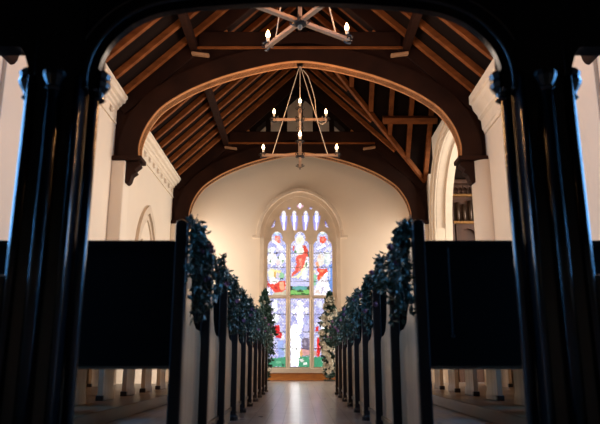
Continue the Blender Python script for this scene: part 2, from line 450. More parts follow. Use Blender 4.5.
# ------------------------------------------------------------------ main window
win = empty('window_1', (0, Y_END, 0)); win['kind'] = 'structure'
def ring(a0, h0, a1, h1, y0, y1, name, m_, zb):
    m = MB()
    m.strip([(-a0,zb)]+arch_pts(a0,h0,WZS)+[(a0,zb)], [(-a1,zb)]+arch_pts(a1,h1,WZS)+[(a1,zb)], 'y', y0, y1)
    return m.build(name, m_, win)
ring(1.02,1.15, 1.13,1.28, -.035, .0, 'frame_moulding', STONE, WZ0)
hm = MB(); hm.strip(arch_pts(1.13,1.28,WZS), arch_pts(1.225,1.385,WZS), 'y', -.11, 0)
for s_ in (-1,1):
    a, b = sorted((s_*1.13, s_*1.34)); hm.box(a, b, -.11, 0, WZS-.075, WZS)
hm.build('hood_mould', STONE, win, bevel=.01)
MB().box(-1.2, 1.2, -.14, .30, WZ0-.13, WZ0+.0).build('window_sill', CORN, win, bevel=.012)

def px_of(x, z, Y=Y_END+.14):
    dx, dy, dz = x, Y, z-EYE
    dep = dy*CP + dz*SP; v = -dy*SP + dz*CP
    return 300.5 + dx*F_PX/dep, 212 - v*F_PX/dep
def inside_poly(x, z, P):
    c = False; j = len(P)-1
    for i in range(len(P)):
        if (P[i][1] > z) != (P[j][1] > z) and x < (P[j][0]-P[i][0])*(z-P[i][1])/(P[j][1]-P[i][1])+P[i][0]: c = not c
        j = i
    return c
def ell(x, z, cx, cz_, a, b): return ((x-cx)/a)**2+((z-cz_)/b)**2 <= 1
# the glazed shapes, in metres on the window plane: (name, xmin, xmax, zmin, zmax, test)
LIGHTS = []
def z_at(py): return at(300, py, Y_END+.14)[2]
ZU0, ZT1, ZT0 = z_at(295.5), z_at(298.5), WZ0+.03
for c_ in (-.652, 0, .640):
    hw = .262
    zs = 3.66
    def t_up(x, z, c_=c_, hw=hw, zs=zs):
        if abs(x-c_) > hw or z < ZU0: return False
        if z < zs: return True
        # trefoil head
        return ell(x, z, c_-.135, zs, .125, .17) or ell(x, z, c_+.135, zs, .125, .17) or (abs(x-c_) < .11 and z < zs+.2) or ell(x, z, c_, zs+.25, .155, .18)
    LIGHTS.append(('upper', c_-hw, c_+hw, ZU0, zs+.45, t_up))
    LIGHTS.append(('lower', c_-hw, c_+hw, ZT0, ZT1, lambda x, z, c_=c_, hw=hw: abs(x-c_) <= hw))
for c_ in (-.470, -.165, .165, .475):
    zb, zc = 4.17, 4.62
    def t_s(x, z, c_=c_, s_=(1 if c_ < 0 else -1)):
        # leaning almond: narrow foot, cusped head
        if z < 4.48:
            f = (z-4.12)/.36
            if f < 0: return False
            xo_ = c_ + s_*.03*(1-f); return abs(x-xo_) < .035+.075*f**.7
        return abs(x-c_) < .105 and z < 4.56 or ell(x, z, c_, 4.60, .065, .11)
    LIGHTS.append(('tracery', c_-.13, c_+.13, 4.1, 4.73, t_s))
LIGHTS.append(('quatrefoil', -.12, .12, 4.70, 4.97, lambda x, z: any(ell(x, z, 0+a, 4.835+b, .042, .042) for a, b in ((0,.055),(0,-.055),(.06,0),(-.06,0),(0,0)))))
for c_ in (-.31,.31): LIGHTS.append(('eyelet', c_-.06, c_+.06, 4.70, 4.84, lambda x, z, c_=c_: ell(x, z, c_, 4.77, .045, .040)))
for s_ in (-1,1):
    LIGHTS.append(('eyelet', min(s_*.70,s_*.84), max(s_*.70,s_*.84), 4.20, 4.50, lambda x, z, s_=s_: inside_poly(abs(x), z, [(.70,4.46),(.725,4.22),(.83,4.19)])))
# stone tracery plate: everything of the opening that is not glass
G = .0125
st = MB(); z = WZ0
ap_in = [(-WA,WZ0)]+arch_pts(WA, WH, WZS)+[(WA,WZ0)]
nrows = int((WZS+WH-WZ0)/G)+1; ncol = int(2*WA/G)
grid = {}
for j in range(nrows):
    zc = WZ0+(j+.5)*G
    LL = [l for l in LIGHTS if l[3] <= zc <= l[4]]
    if zc < WZS: xm_ = WA
    else:
        Rr = (WA*WA+WH*WH)/(2*WA); c0 = Rr-WA; q = Rr*Rr-(zc-WZS)**2
        xm_ = max(0, math.sqrt(max(q,0))-c0)
    for i in range(ncol):
        xc = -WA+(i+.5)*G
        if abs(xc) > xm_: continue
        if not any(l[1] <= xc <= l[2] and l[5](xc, zc) for l in LL): grid[(i,j)] = 1
Y0, Y1 = .06, .18
for j in range(nrows):
    i = 0; z0_, z1_ = WZ0+j*G, WZ0+(j+1)*G
    while i < ncol:
        if (i,j) in grid:
            k = i
            while (k,j) in grid: k += 1
            xa, xb = -WA+i*G, -WA+k*G
            st.add([(xa,Y0,z0_),(xb,Y0,z0_),(xb,Y0,z1_),(xa,Y0,z1_)], [(0,1,2,3)])
            for xq in (xa, xb): st.add([(xq,Y0,z0_),(xq,Y1,z0_),(xq,Y1,z1_),(xq,Y0,z1_)], [(0,1,2,3)])
            i = k
        else: i += 1
    for (dj, zz) in ((-1, z0_), (1, z1_)):
        i = 0
        while i < ncol:
            if (i,j) in grid and (i,j+dj) not in grid:
                k = i
                while (k,j) in grid and (k,j+dj) not in grid: k += 1
                xa, xb = -WA+i*G, -WA+k*G
                st.add([(xa,Y0,zz),(xb,Y0,zz),(xb,Y1,zz),(xa,Y1,zz)], [(0,1,2,3)]); i = k
            else: i += 1
st.build('stone_tracery', STONE, win)
# raised rolls on the mullions and transom
ml = MB()
for x_ in (-.326,.320):
    ml.prism([(x_-.03,.0),(x_+.03,0),(x_+.045,.06),(x_-.045,.06)][::1], 'z', WZ0, 3.72)
ml.build('mullion', STONE, win)
MB().box(-.92,.92,.02,.06,ZT1+.01,ZU0-.01).build('transom', STONE, win, bevel=.01)

def srgb(c): return tuple((v/255/12.92 if v/255 <= .04045 else ((v/255+.055)/1.055)**2.4) for v in c)
E, P_ = 'e', 'p'
ART = {
 ('upper',0): [
  (E,(277.5,232,3.4,3.0),(205,225,235)),(E,(277.3,230.5,2.0,2.0),(250,248,240)),(P_,[(275.5,236),(280.5,236),(281,243),(277,244),(275,240)],(240,130,112)),
  (E,(277.8,239,1.2,1.8),(250,190,170)),(P_,[(273,240),(276,240),(285,249),(281,251)],(244,244,250)),(E,(271.5,239,2.5,2.5),(225,228,248)),
  (E,(269.5,251,1.8,2.4),(232,240,234)),(E,(273.2,249.5,2.0,2.6),(245,246,244)),(E,(278,250,1.9,2.5),(228,226,242)),
  (E,(272.5,259,4.6,6.2),(246,242,240)),(E,(282,259,3.2,5.5),(236,240,236)),(E,(271.3,261.5,1.0,1.8),(48,110,90)),(E,(279,257.5,.9,1.2),(70,110,90)),(E,(278,262,2.0,3.0),(244,220,220)),(E,(283.5,261,1,1),(110,165,120)),
  (E,(272.5,273,4.2,5.0),(250,246,214)),(P_,[(271,268.5),(282,271),(282,273.5),(275.5,273)],(250,238,170)),(P_,[(274,272.5),(276.2,272),(276.2,278),(274.6,277)],(212,170,80)),
  (E,(278.5,276,1.9,2.2),(222,208,222)),(E,(282.3,275.5,2.7,3.2),(150,205,160)),(E,(282,279,2.2,.8),(35,80,62)),(P_,[(269,277),(278,279),(279,282),(274,284.5),(271,283)],(250,248,240)),
  (P_,[(267.5,280),(271,284),(275,284.5),(280,281),(285.6,281.5),(286,290),(283,292),(279,294.5),(275,292.5),(270.5,288)],(232,74,58)),
  (P_,[(280,282.5),(284.6,282),(284.8,290),(281,290)],(250,178,140)),(E,(276.5,288,1.6,1.2),(205,40,40)),(E,(273.5,286.6,1.4,1.0),(250,120,95)),(P_,[(267.7,279.5),(269.2,282),(269.2,287),(267.7,286)],(190,30,50)),
  (P_,[(280,292.5),(286.7,290.5),(286.7,296),(272,296),(274,293)],(205,196,170)),(E,(269.3,291,1.4,3),(240,240,240))],
 ('upper',1): [
  (E,(300.5,240.5,4.0,4.6),(252,252,226)),(E,(300.5,239.5,1.9,2.4),(226,226,196)),(E,(300.5,250,4.4,6.0),(238,244,232)),
  (P_,[(303.5,244.5),(306.5,246.5),(308.3,250),(308.6,256),(304.8,255),(303.8,250)],(224,72,58)),(P_,[(308,251),(309.6,252),(309.6,258),(308.2,257)],(66,96,84)),
  (P_,[(293.4,245.5),(295,246.5),(294.6,252),(293,251)],(226,110,110)),(E,(296,252,1.4,1.3),(96,150,104)),(P_,[(296.3,249),(297.5,247),(299,253),(297,254)],(244,244,250)),
  (P_,[(297,256),(304.5,253.5),(308.5,256),(307,262),(303,268),(299,272.5),(294,275.5),(291.6,277),(291.4,275.4),(295.5,270),(297,264),(296.3,259)],(236,96,82)),
  (P_,[(299,258.5),(302.5,258),(300.5,263)],(252,170,150)),(P_,[(300,265),(303,260),(302,268),(298.5,272)],(248,150,130)),
  (P_,[(306.5,258),(308.7,256),(309,264),(307.6,279),(301,279),(304,268)],(232,238,244)),(P_,[(304,266),(306.4,262),(306.4,266),(302,275),(299,278.5),(294.5,277.3),(300,273.5)],(250,246,206)),
  (P_,[(306.4,264),(307.2,258),(307.6,264),(306.6,270)],(80,120,90)),(E,(293.5,277,1.6,1.0),(250,244,214)),(E,(304.8,276,1.3,3.2),(244,244,250)),
  (P_,[(291,280),(310,280),(310,286),(291,286)],(206,206,246)),(P_,[(290,286.4),(310.5,286.4),(310.5,291),(290,291)],(30,56,44)),
  (E,(300.5,288.2,7.5,2.2),(92,170,166)),(P_,[(290,290.5),(310.5,289.5),(310.5,296),(290,296)],(126,196,104)),(E,(300.5,291,3.2,1.0),(44,78,44)),(E,(303.5,293.4,1.8,1.0),(60,92,52)),(P_,[(290,294.5),(310.5,294),(310.5,296),(290,296)],(52,110,58))],
 ('upper',2): [
  (E,(323,232,3.4,3.0),(196,222,228)),(E,(322.6,231.2,1.9,2.3),(250,248,240)),(P_,[(320,237),(326,236.5),(327,241),(323.5,244.5),(320,242)],(236,88,66)),(E,(323.5,240,1.2,1.5),(246,150,126)),
  (P_,[(324,244),(326,246),(318,250),(317,248)],(246,246,252)),(E,(330,249,2.0,2.2),(238,238,232)),(E,(318,239,2.6,3.0),(214,218,248)),
  (E,(321,260,4.0,6.0),(240,234,226)),(E,(328,259,3.6,7.0),(230,236,234)),(E,(320,257,1.4,1.8),(228,200,180)),(E,(325.5,262,1.2,2.6),(196,214,226)),(P_,[(316.6,262),(318.5,261),(319.5,268),(317.6,268)],(246,170,130)),
  (P_,[(317.2,267.5),(322,269),(328.2,268.2),(327.6,273),(323,278),(319,281),(317.8,279),(319.4,273.5),(317.4,270.5)],(236,78,52)),(E,(322.3,270.8,2.6,.9),(252,160,120)),(E,(321.5,277,1.5,1.2),(250,150,100)),
  (P_,[(329,265),(333.6,264),(333.6,292),(331.5,293),(329,285)],(112,152,226)),(P_,[(329.4,268),(330.6,268),(330.6,280),(329.4,280)],(214,224,246)),
  (P_,[(318,282),(327.5,272),(328.5,280),(331,292),(331,296),(314.5,296),(314.5,290)],(246,242,248)),(P_,[(326,277),(327,277),(326,292),(325,292)],(206,200,224)),(P_,[(321,292),(324,285),(324.6,285.6),(322,294)],(190,184,210)),
  (P_,[(313.6,274),(317,275),(316.6,284),(313.6,286)],(150,212,176)),(E,(315.5,271.5,1.4,1.9),(244,240,214)),(E,(318,292,2.4,2.2),(236,216,206))],
 ('lower',0): [
  (E,(275.5,306,2.6,5.6),(244,246,250)),(E,(278,302,1.4,1.6),(206,214,206)),(E,(276.5,319,3.0,4.2),(236,240,244)),(E,(281,313,.8,1.5),(150,168,210)),
  (P_,[(275,325),(280,325),(280.2,331),(283,334),(282.6,338),(277,338),(275,332)],(220,32,40)),(E,(278.8,334.5,1.2,.9),(248,120,120)),(E,(283,338,1.4,2.6),(244,240,236)),
  (P_,[(278.5,341),(283.5,340),(284.5,358),(279,360)],(160,178,232)),(P_,[(284.5,344),(287,342),(287,357),(284.8,357)],(196,208,210)),(E,(284,349,2.0,1.2),(86,130,110)),
  (P_,[(267,359),(287,357),(287,367),(267,367)],(76,158,120)),(E,(279,362,2.4,1.4),(120,190,150)),(E,(283.5,365,2,1.2),(40,96,76))],
 ('lower',1): [
  (P_,[(292,308),(309,308),(309,311.5),(292,311.5)],(232,230,236)),(E,(300.5,303.5,2.8,2.8),(250,250,240)),(P_,[(297,307),(304,307),(303.5,318),(302,334),(299,334),(297.8,318)],(250,248,246)),
  (E,(294,312,2.0,1.6),(255,252,250)),(E,(307,312,1.8,1.4),(244,238,240)),
  (P_,[(291,326),(297,324),(301,340),(301,352),(300,366),(291,366)],(255,253,250)),(P_,[(304.5,327),(308.5,325),(309.5,342),(304,342)],(206,202,238)),  # first polygon is sun glare painted into the glass colour
  (P_,[(302.5,338),(309.8,338),(309.8,351),(302.5,351)],(120,108,128)),(E,(305.5,343,1.5,2.8),(168,156,176)),(P_,[(301.5,349),(310,350),(310,356),(301.5,355.5)],(216,160,158)),
  (P_,[(300,356),(310,356),(310,367),(298,367)],(70,156,116)),(E,(302,360.5,2.0,1.8),(222,220,214)),(E,(306,364,2,1.4),(236,240,232)),(E,(301.5,353,1.4,3.2),(224,170,110))],
 ('lower',2): [
  (E,(320,304,3.2,3.6),(226,228,240)),(E,(325,322,4,9),(236,238,236)),(P_,[(316,327),(319,326),(319,331),(316,331.5)],(226,52,48)),(P_,[(317,338),(320.5,337),(321,352),(320,358),(317.4,356)],(232,46,40)),
  (E,(326,340,4,8),(214,214,236)),(P_,[(313,351),(317,351),(317,356),(313,356)],(216,170,160)),(P_,[(313,357),(334,357),(334,367),(313,367)],(66,150,112)),(E,(325,361,3,2),(180,214,190))],
}
def hsh(i, j): 
    n = (i*374761393 + j*668265263) & 0xffffffff; n = ((n ^ (n >> 13))*1274126177) & 0xffffffff
    return ((n ^ (n >> 16)) & 1023)/1023
BARS = (253.2, 267.4, 281.3, 314.5, 332, 348.8)
def colour(kind, idx, px, py):
    # quarry background: small lozenges of lavender, blue and white glass with thin leads
    u, v = (px+py*.8)/2.6, (px-py*.8)/2.6
    iu, iv = math.floor(u), math.floor(v); h = hsh(iu+900, iv+1700)
    pal = ((196,198,242),(178,182,238),(216,216,248),(236,234,250),(168,178,234),(206,200,240))
    if kind == 'lower': pal = ((196,192,236),(180,178,232),(214,210,242),(168,172,228),(202,206,244),(226,222,244))
    c = pal[int(h*5.99)]
    if min(u-iu, v-iv) < .13: c = tuple(int(q*.72) for q in c)
    if kind in ('tracery',):
        cx = idx; w = abs(px-cx)
        if w < 1.7 and py > 215 + 0: c = (240,238,246) if w < 1.3 else (190,188,226)
        if ell(px, py, cx, 212.6, 1.3, 1.5): c = (248,240,230)
        if py > 222 and w > .6: c = (170,160,226)
        if 2.2 < w: c = (150,146,216)
        return c
    if kind == 'quatrefoil': return (250,240,240) if ell(px,py,300.5,205.5,1.2,2.2) else (214,170,196)
    if kind == 'eyelet': return (120,110,190) if hsh(int(px), int(py)) > .4 else (226,222,240)
    px += (hsh(int(px*1.1)+31, int(py*.9)+77)-.5)*1.3; py += (hsh(int(px*.9)+311, int(py*1.1)+7)-.5)*1.3
    for t, g, cc in ART.get((kind, idx), ()):
        if (t == E and ell(px, py, *g)) or (t == P_ and inside_poly(px, py, g)):
            c = cc
            k = .90 + .13*hsh(int(px/1.3)+50, int(py/1.7)+90)
            c = tuple(min(255, q*k) for q in c)
    for b_ in BARS:
        if abs(py-b_) < .30: c = tuple(q*.30 for q in c)
    return c
GC = .014
cnt = {'upper':0,'lower':0}
names = {'upper':['left upper light with a winged figure above white and red robed people','centre upper light with a haloed standing figure in red cloak','right upper light with winged figure above red and blue robes'],
         'lower':['left lower light with white and red robed figure','centre lower light with pale figure with outstretched arms','right lower light half hidden by white flowers']}
for kind, xa, xb, za, zb, test in LIGHTS:
    vs = []; fs = []; cs = []
    idx = 0
    if kind in cnt: idx = cnt[kind]; cnt[kind] += 1
    if kind == 'tracery': idx = px_of((xa+xb)/2, 4.4)[0]
    ni, nj = int((xb-xa)/GC)+2, int((zb-za)/GC)+2
    for j in range(nj):
        for i in range(ni):
            x_, z_ = xa+i*GC, za+j*GC
            if not any(test(x_+a*GC, z_+b*GC) for a, b in ((.5,.5),(-1,-1),(2,-1),(-1,2),(2,2))): continue
            px, py = px_of(x_+GC/2, z_+GC/2); n = len(vs)
            vs += [(x_,.13,z_),(x_+GC,.13,z_),(x_+GC,.13,z_+GC),(x_,.13,z_+GC)]; fs.append((n,n+1,n+2,n+3))
            c = colour(kind, idx, px, py); lin = srgb(c); g = 2.6 if min(c) > 236 and kind == 'lower' else 1.5 if min(c) > 236 else 1.0  # extra glow put into the palest cells, as glare and floor light
            cs.append(tuple(q*g for q in lin))
    me = bpy.data.meshes.new('stained_glass_light'); me.from_pydata(vs, [], fs); me.materials.append(GLASS)
    ca = me.color_attributes.new('Col', 'FLOAT_COLOR', 'CORNER')
    buf = []
    for c in cs: buf += [c[0],c[1],c[2],1.0]*4
    ca.data.foreach_set('color', buf)
    o = bpy.data.objects.new('stained_glass_light', me); C.objects.link(o); o.parent = win
    if kind in names: o['label'] = names[kind][idx]
MB().box(-1.0,1.0,.145,.16,WZ0,5.1).build('outer_glazing', LEAD, win)

# ------------------------------------------------------------------ pews
XA = .54
def pew_y(n): return 2.91 + .856*n
def make_pew(s_):
    t = empty('church_pew')
    # aisle end panel: tall back part, concave sweep, lower arm part
    prof = [(.045,.0),(.79,.0),(.79,.58),(.775,.63),(.74,.655),(.62,.66),(.52,.69),(.45,.76),(.415,.86),(.405,.98),(.40,1.07),(.38,1.105),(.34,1.12),(.045,1.12)]
    a, b = sorted((s_*(XA+.040), s_*(XA+.058)))
    MB().prism(prof, 'x', a, b).build('bench_end', PEW, t, bevel=.006)
    a, b = sorted((s_*(XA+.028), s_*(XA+.045)))
    MB().box(a, b, .03, .80, .085, .115).build('plinth_moulding', PEWDK, t, bevel=.004)
    # upright with rounded head at the back edge, in the shaded wood colour
    pm = MB(); a, b = sorted((s_*XA, s_*(XA+.058)))
    cx = (a+b)/2
    pm.prism([(a,0),(b,0),(b,1.09)]+[(cx+.029*math.cos(q*math.pi/8), 1.12+.03*math.sin(q*math.pi/8)) for q in range(0,9)]+[(a,1.09)], 'y', -.005, .055)
    pm.build('upright', PEWDK, t, bevel=.008)
    km = MB(); km.lathe((cx, .025, 0), [(.045,0),(.045,.03),(.03,.05),(.034,.07),(.028,.085)], 10); km.build('foot_block', PEWDK, t)
    a, b = sorted((s_*(XA+.0585), s_*3.24))
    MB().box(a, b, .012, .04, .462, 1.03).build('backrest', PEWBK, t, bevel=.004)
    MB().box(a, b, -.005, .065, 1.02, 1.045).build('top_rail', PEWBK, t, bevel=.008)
    MB().box(a, b, .04, .44, .447, .47).build('seat', PEW, t, bevel=.006)
    pr_ = [(.02,.0),(.42,0),(.42,.05),(.37,.10),(.37,.27),(.40,.327),(.02,.327)]
    for xc in (1.97, 3.20):
        a, b = sorted((s_*(xc-.025), s_*(xc+.025)))
        MB().prism([(p, q+.108) for p, q in pr_], 'x', a, b).build('support', PEW, t, bevel=.005)
        MB().box(min(s_*(xc-.035),s_*(xc+.035)), max(s_*(xc-.035),s_*(xc+.035)), -.0, .05, .108, .16).build('support_foot', PEWDK, t, bevel=.006)
    return t
ORD = ['nearest','second','third','fourth','fifth','sixth','seventh','eighth','ninth','farthest']
for s_, nm in ((-1,'left'),(1,'right')):
    p0 = make_pew(s_)
    cnt_ = 10 if s_ < 0 else 9
    for n in range(cnt_):
        p = p0 if n == 0 else copy_tree(p0)
        p.location = (0, pew_y(n), 0)
        o_ = ORD[n] if n < cnt_-1 else 'farthest'
        tag(p, f'dark varnished wooden pew {nm} of the aisle, {o_} from the screen' if n else f'dark wooden pew {nm} of the aisle, its shaded back right behind the screen', 'pew', f'pews {nm} of the aisle')
# small metal rod hanging on the back of the near right pew
m = MB(); m.tube([(.70,2.885,1.0),(.70,2.885,.60)], .0035, 6); m.lathe((.70,2.885,.585), [(.002,0),(.008,.006),(.008,.014),(.002,.02)], 8)
m.tube([(.70,2.885,1.0),(.70,2.897,1.01)], .0035, 6)
tag(m.build('hanging_rod', PEWDK), 'thin dark metal rod hanging down the near right pew back', 'rod')

# ------------------------------------------------------------------ foreground screen
SY = 2.35
sc = empty('chancel_screen', (0, SY, 0))
tag(sc, 'black carved wooden screen framing the whole view in the foreground', 'screen')
def sx(px, py): p = at(px, py, SY-.01); return p[0], p[2]
def shaft(m, x, y, r, z0, z1, n=14): m.tube([(x,y,z0),(x,y,z1)], r, n)
ZCAP = sx(95,88)[1]
for s_ in (-1,1):
    for c0 in (.972,2.48):
        m = MB(); 
        a, b = sorted((s_*(c0-.10), s_*(c0+.10)))
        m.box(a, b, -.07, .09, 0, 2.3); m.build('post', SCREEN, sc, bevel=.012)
        for dx, dy, r in ((-.125,.02,.022),(.128,-.01,.018),(.095,-.075,.016),(.0,-.085,.026),(-.09,-.07,.014)):
            m = MB(); x_ = s_*(c0+dx); shaft(m, x_, dy, r, .12, ZCAP+.02); m.build('shaft', SCREEN, sc, smooth=True)
        m = MB(); m.box(s_*c0-.165, s_*c0+.165, -.12, .12, 0, .12); m.build('post_base', SCREEN, sc, bevel=.015)
        # capital: rings with small knobs
        m = MB()
        for dx, dy in ((-.138,.02),(.132,0)):
            m.lathe((s_*(c0+dx), dy, ZCAP-.05), [(.022,0),(.032,.008),(.024,.02),(.028,.035),(.044,.058),(.050,.075),(.044,.095),(.050,.115),(.038,.13),(.0,.135)], 12)
        m.lathe((s_*c0, -.085, ZCAP-.05), [(.026,0),(.036,.01),(.028,.02),(.045,.06),(.045,.08),(0,.085)], 12)
        rnd = random.Random(int(c0*10)+s_)
        for k in range(7):
            q = rnd.uniform(-.02,.06); m.lathe((s_*(c0+(-.14 if k%2 else .145))+rnd.uniform(-.015,.015), rnd.uniform(-.02,.04), ZCAP+q), [(.002,0),(.012,.008),(.014,.018),(.002,.03)], 7)
        m.build('carved_capital', SCREEN, sc)
# head with the wide four-centred arch
AP = [(100,92),(99.5,84),(101,74),(105,62),(112,50),(124,37),(140,26),(160,18),(190,13),(230,10),(265,8.3),(300,7.5)]
cv = [sx(a, b) for a, b in AP]; cv = [(-abs(x_), z_) for x_, z_ in cv]; cv[-1] = (0, cv[-1][1])
cv = cv + [(-x_, z_) for x_, z_ in cv[:-1]][::-1]
for _ in range(2):
    q = [cv[0]]
    for i in range(len(cv)-1):
        a, b = cv[i], cv[i+1]
        q += [(a[0]*.75+b[0]*.25, a[1]*.75+b[1]*.25), (a[0]*.25+b[0]*.75, a[1]*.25+b[1]*.75)]
    q.append(cv[-1]); cv = q
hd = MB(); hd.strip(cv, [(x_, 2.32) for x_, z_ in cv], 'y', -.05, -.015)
xin = abs(cv[0][0])
# side lights: cusped heads
def side_head(s_):
    out = MB(); x0, x1 = 1.10, 2.35; zc = sx(15,51)[1]; n = 60; A_ = []; 
    for i in range(n+1):
        x_ = x0+(x1-x0)*i/n
        u = min(x_-x0, x1-x_)
        z_ = zc - .095*max(0, 1-u/.05)**2 
        A_.append((s_*x_, z_))
    out.strip(A_, [(a, 2.32) for a, b in A_], 'y', -.05, .03)
    return out
for s_ in (-1,1):
    o_ = side_head(s_); hd.add(o_.v, o_.f)
    a, b = sorted((s_*xin, s_*1.10)); hd.box(a, b, -.05, .03, 1.55, 2.32)
    a, b = sorted((s_*2.35, s_*3.29)); hd.box(a, b, -.05, .03, 1.55, 2.32)
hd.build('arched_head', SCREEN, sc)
for s_ in (-1,1):
    for xa_, xb_ in ((1.11,2.34),(2.62,3.29)):
        a, b = sorted((s_*xa_, s_*xb_)); MB().box(a, b, -.03, .02, 0, .80).build('dado_panel', SCREEN, sc, bevel=.01)
m = MB()
def offs(L, d):
    out = []
    for i, (x_, z_) in enumerate(L):
        a = L[max(i-1,0)]; b = L[min(i+1,len(L)-1)]; dx, dz = b[0]-a[0], b[1]-a[1]; l = math.hypot(dx,dz) or 1
        out.append((x_-dz/l*d, z_+dx/l*d))
    return out
for d, y_, r in ((.016,-.03,.012),(.045,-.055,.014),(.10,-.055,.010)):
    m.tube([(a, y_, b) for a, b in offs(cv, d)], r, 8)
m.build('arch_moulding', SCREEN, sc, smooth=True)
# ------------------------------------------------------------------ chandeliers
def make_chandelier():
    t = empty('candle_chandelier')
    m = MB(); m.lathe((0,0,-.10), [(.0,0),(.02,.01),(.028,.03),(.022,.06),(.022,.4),(.03,.45),(.022,.50),(.022,.9),(.03,.94),(.01,1.0),(.006,1.35)], 10)
    m.build('centre_pole', ARM, t)
    for tier, z, r in ((0,.0,.655),(1,.68,.47)):
        for k in (0,1):
            a = math.pi/2*k; d = Vector((math.cos(a), math.sin(a), 0))
            m = MB(); m.bar(-d*(r+.02)+Vector((0,0,z)), d*(r+.02)+Vector((0,0,z)), .055 if tier == 0 else .045, .042); m.build('cross_arm', ARM, t, bevel=.006)
        m = MB(); m.lathe((0,0,z-.045), [(.05,0),(.075,.01),(.075,.03),(.06,.045),(.06,.075),(.03,.09)], 12)
        for k in range(4):
            a = math.pi/2*k+math.pi/4; m.tube([(.05*math.cos(a),.05*math.sin(a),z+.02),(.10*math.cos(a),.10*math.sin(a),z+.03),(.11*math.cos(a),.11*math.sin(a),z-.01),(.08*math.cos(a),.08*math.sin(a),z-.03)], .008, 6)
        m.build('iron_hub', IRON, t)
        for k in range(4):
            a = math.pi/2*k; cx, cy = r*math.cos(a), r*math.sin(a)
            m = MB(); m.lathe((cx,cy,z+.018), [(.02,0),(.055,.004),(.06,.014),(.03,.02),(.022,.035)], 12)
            for q in range(6):
                b = q*math.pi/3; m.tube([(cx+.04*math.cos(b),cy+.04*math.sin(b),z-.005),(cx+.075*math.cos(b),cy+.075*math.sin(b),z+.005),(cx+.07*math.cos(b),cy+.07*math.sin(b),z+.03)], .007, 5)
            m.tube([(cx-.05*math.cos(a),cy-.05*math.sin(a),z-.04),(cx,cy,z-.05),(cx+.05*math.cos(a),cy+.05*math.sin(a),z-.03)], .012, 6)
            cup = m.build('candle_cup', IRON, t)
            m = MB(); m.lathe((cx,cy,z+.05), [(.018,0),(.018,.06),(.012,.065)], 10); m.build('candle', WAX, cup)
            m = MB(); m.lathe((cx,cy,z+.113), [(.010,0),(.020,.012),(.026,.03),(.022,.052),(.011,.078),(.002,.095)], 10); m.build('flame_bulb', FLAME, cup, smooth=True)
    for k in range(4):
        a = math.pi/2*k
        m = MB(); P = [Vector((.49*math.cos(a), .49*math.sin(a), .02)), Vector((.012*math.cos(a), .012*math.sin(a), 1.72))]
        m.tube([P[0].lerp(P[1], q/10) for q in range(11)], .0075, 6); m.build('suspension_rope', ROPE, t)
    m = MB(); m.tube([(.0,0,1.42),(.0,0,1.66),(-.03,0,1.70),(-.02,0,1.77),(.02,0,1.79),(.04,0,1.75),(.02,0,1.72)], .009, 6); m.build('hook', IRON, t)
    return t
ZL = 4.06
ch = make_chandelier(); ch.location = (0, T1, ZL)
tag(ch, 'complete two-tier candle chandelier hanging in the middle of the nave', 'chandelier', 'two-tier cross chandeliers')
ch2 = copy_tree(ch); ch2.location = (0, T0+.16, ZL); ch2.rotation_euler.z = R(35)
ch2['label'] = 'nearer chandelier cut by the top edge, two lit bulbs on slanting arms'
# slack rope loop, belongs to the far one only
m = MB(); L_ = [at(px,py,T1-.06) for px,py in ((303,70),(308,76),(312,88),(315,100),(316,114),(318,122),(322,124.5),(326,122),(325,117))]
pts = [Vector(p)-Vector((0,T1,ZL)) for p in L_]; m.tube(pts, .0075, 6); m.build('slack_rope', ROPE, ch)
def bulbs(cx, cy, rz, pw):
    for z, r in ((ZL,.655),(ZL+.68,.47)):
        for k in range(4):
            a = math.pi/2*k+rz
            l = bpy.data.lights.new('bulb_light', 'POINT'); l.energy = pw; l.color = (1,.50,.20); l.shadow_soft_size = .03
            o = bpy.data.objects.new('bulb_light', l); C.objects.link(o); o.location = (cx+r*math.cos(a), cy+r*math.sin(a), z+.235)
bulbs(0, T1, 0, 5); bulbs(0, T0+.16, R(35), 20)

# ------------------------------------------------------------------ greenery
def leaf(m, p, d, l, w, rnd):
    d = d.normalized(); s2 = d.cross(Vector((rnd.uniform(-1,1), rnd.uniform(-1,1), rnd.uniform(-.3,1)))).normalized()
    n = d.cross(s2).normalized()
    m.add([p, p+d*l*.35+s2*w+n*w*.35, p+d*l*.75+s2*w*.7+n*w*.3, p+d*l-n*l*.12, p+d*l*.75-s2*w*.7+n*w*.3, p+d*l*.35-s2*w+n*w*.35, p+d*l*.55],
          [(0,1,6),(1,2,6),(2,3,6),(3,4,6),(4,5,6),(5,0,6)])
def spray(parent, rnd, pts_fn, n_stem, leaf_m, per, ll, lw, name='foliage', sm=True):
    fm, sm_ = MB(), MB()
    for _ in range(n_stem):
        pts = pts_fn(rnd)
        sm_.tube(pts, .0025, 4)
        for k in range(per):
            t = rnd.random(); i = min(int(t*(len(pts)-1)), len(pts)-2); f = t*(len(pts)-1)-i
            p = pts[i].lerp(pts[i+1], f); ax = (pts[i+1]-pts[i]).normalized()
            d = ax*.6+Vector((rnd.gauss(0,1), rnd.gauss(0,1), rnd.gauss(0,1)))*.7
            leaf(fm, p, d, ll*rnd.uniform(.7,1.3), lw*rnd.uniform(.7,1.3), rnd)
    sm_.build('stem', STEM, parent)
    return fm.build(name, leaf_m, parent)
def flower(m, p, r, rnd):
    for k in range(9):
        a = 2*math.pi*k/9; e = .3 if k % 2 else .9
        d = Vector((math.cos(a), math.sin(a)*.8-.3, math.sin(a)*.9)); leaf(m, p, d+Vector((0,-e*.4,0)), r, r*.45, rnd)
def proto_flower(name, r, mm, seed):
    m = MB(); flower(m, Vector((0,0,0)), r, random.Random(seed)); o = m.build(name, mm); C.objects.unlink(o); return o
PF = proto_flower('small_flower', .022, PINKFL, 1)
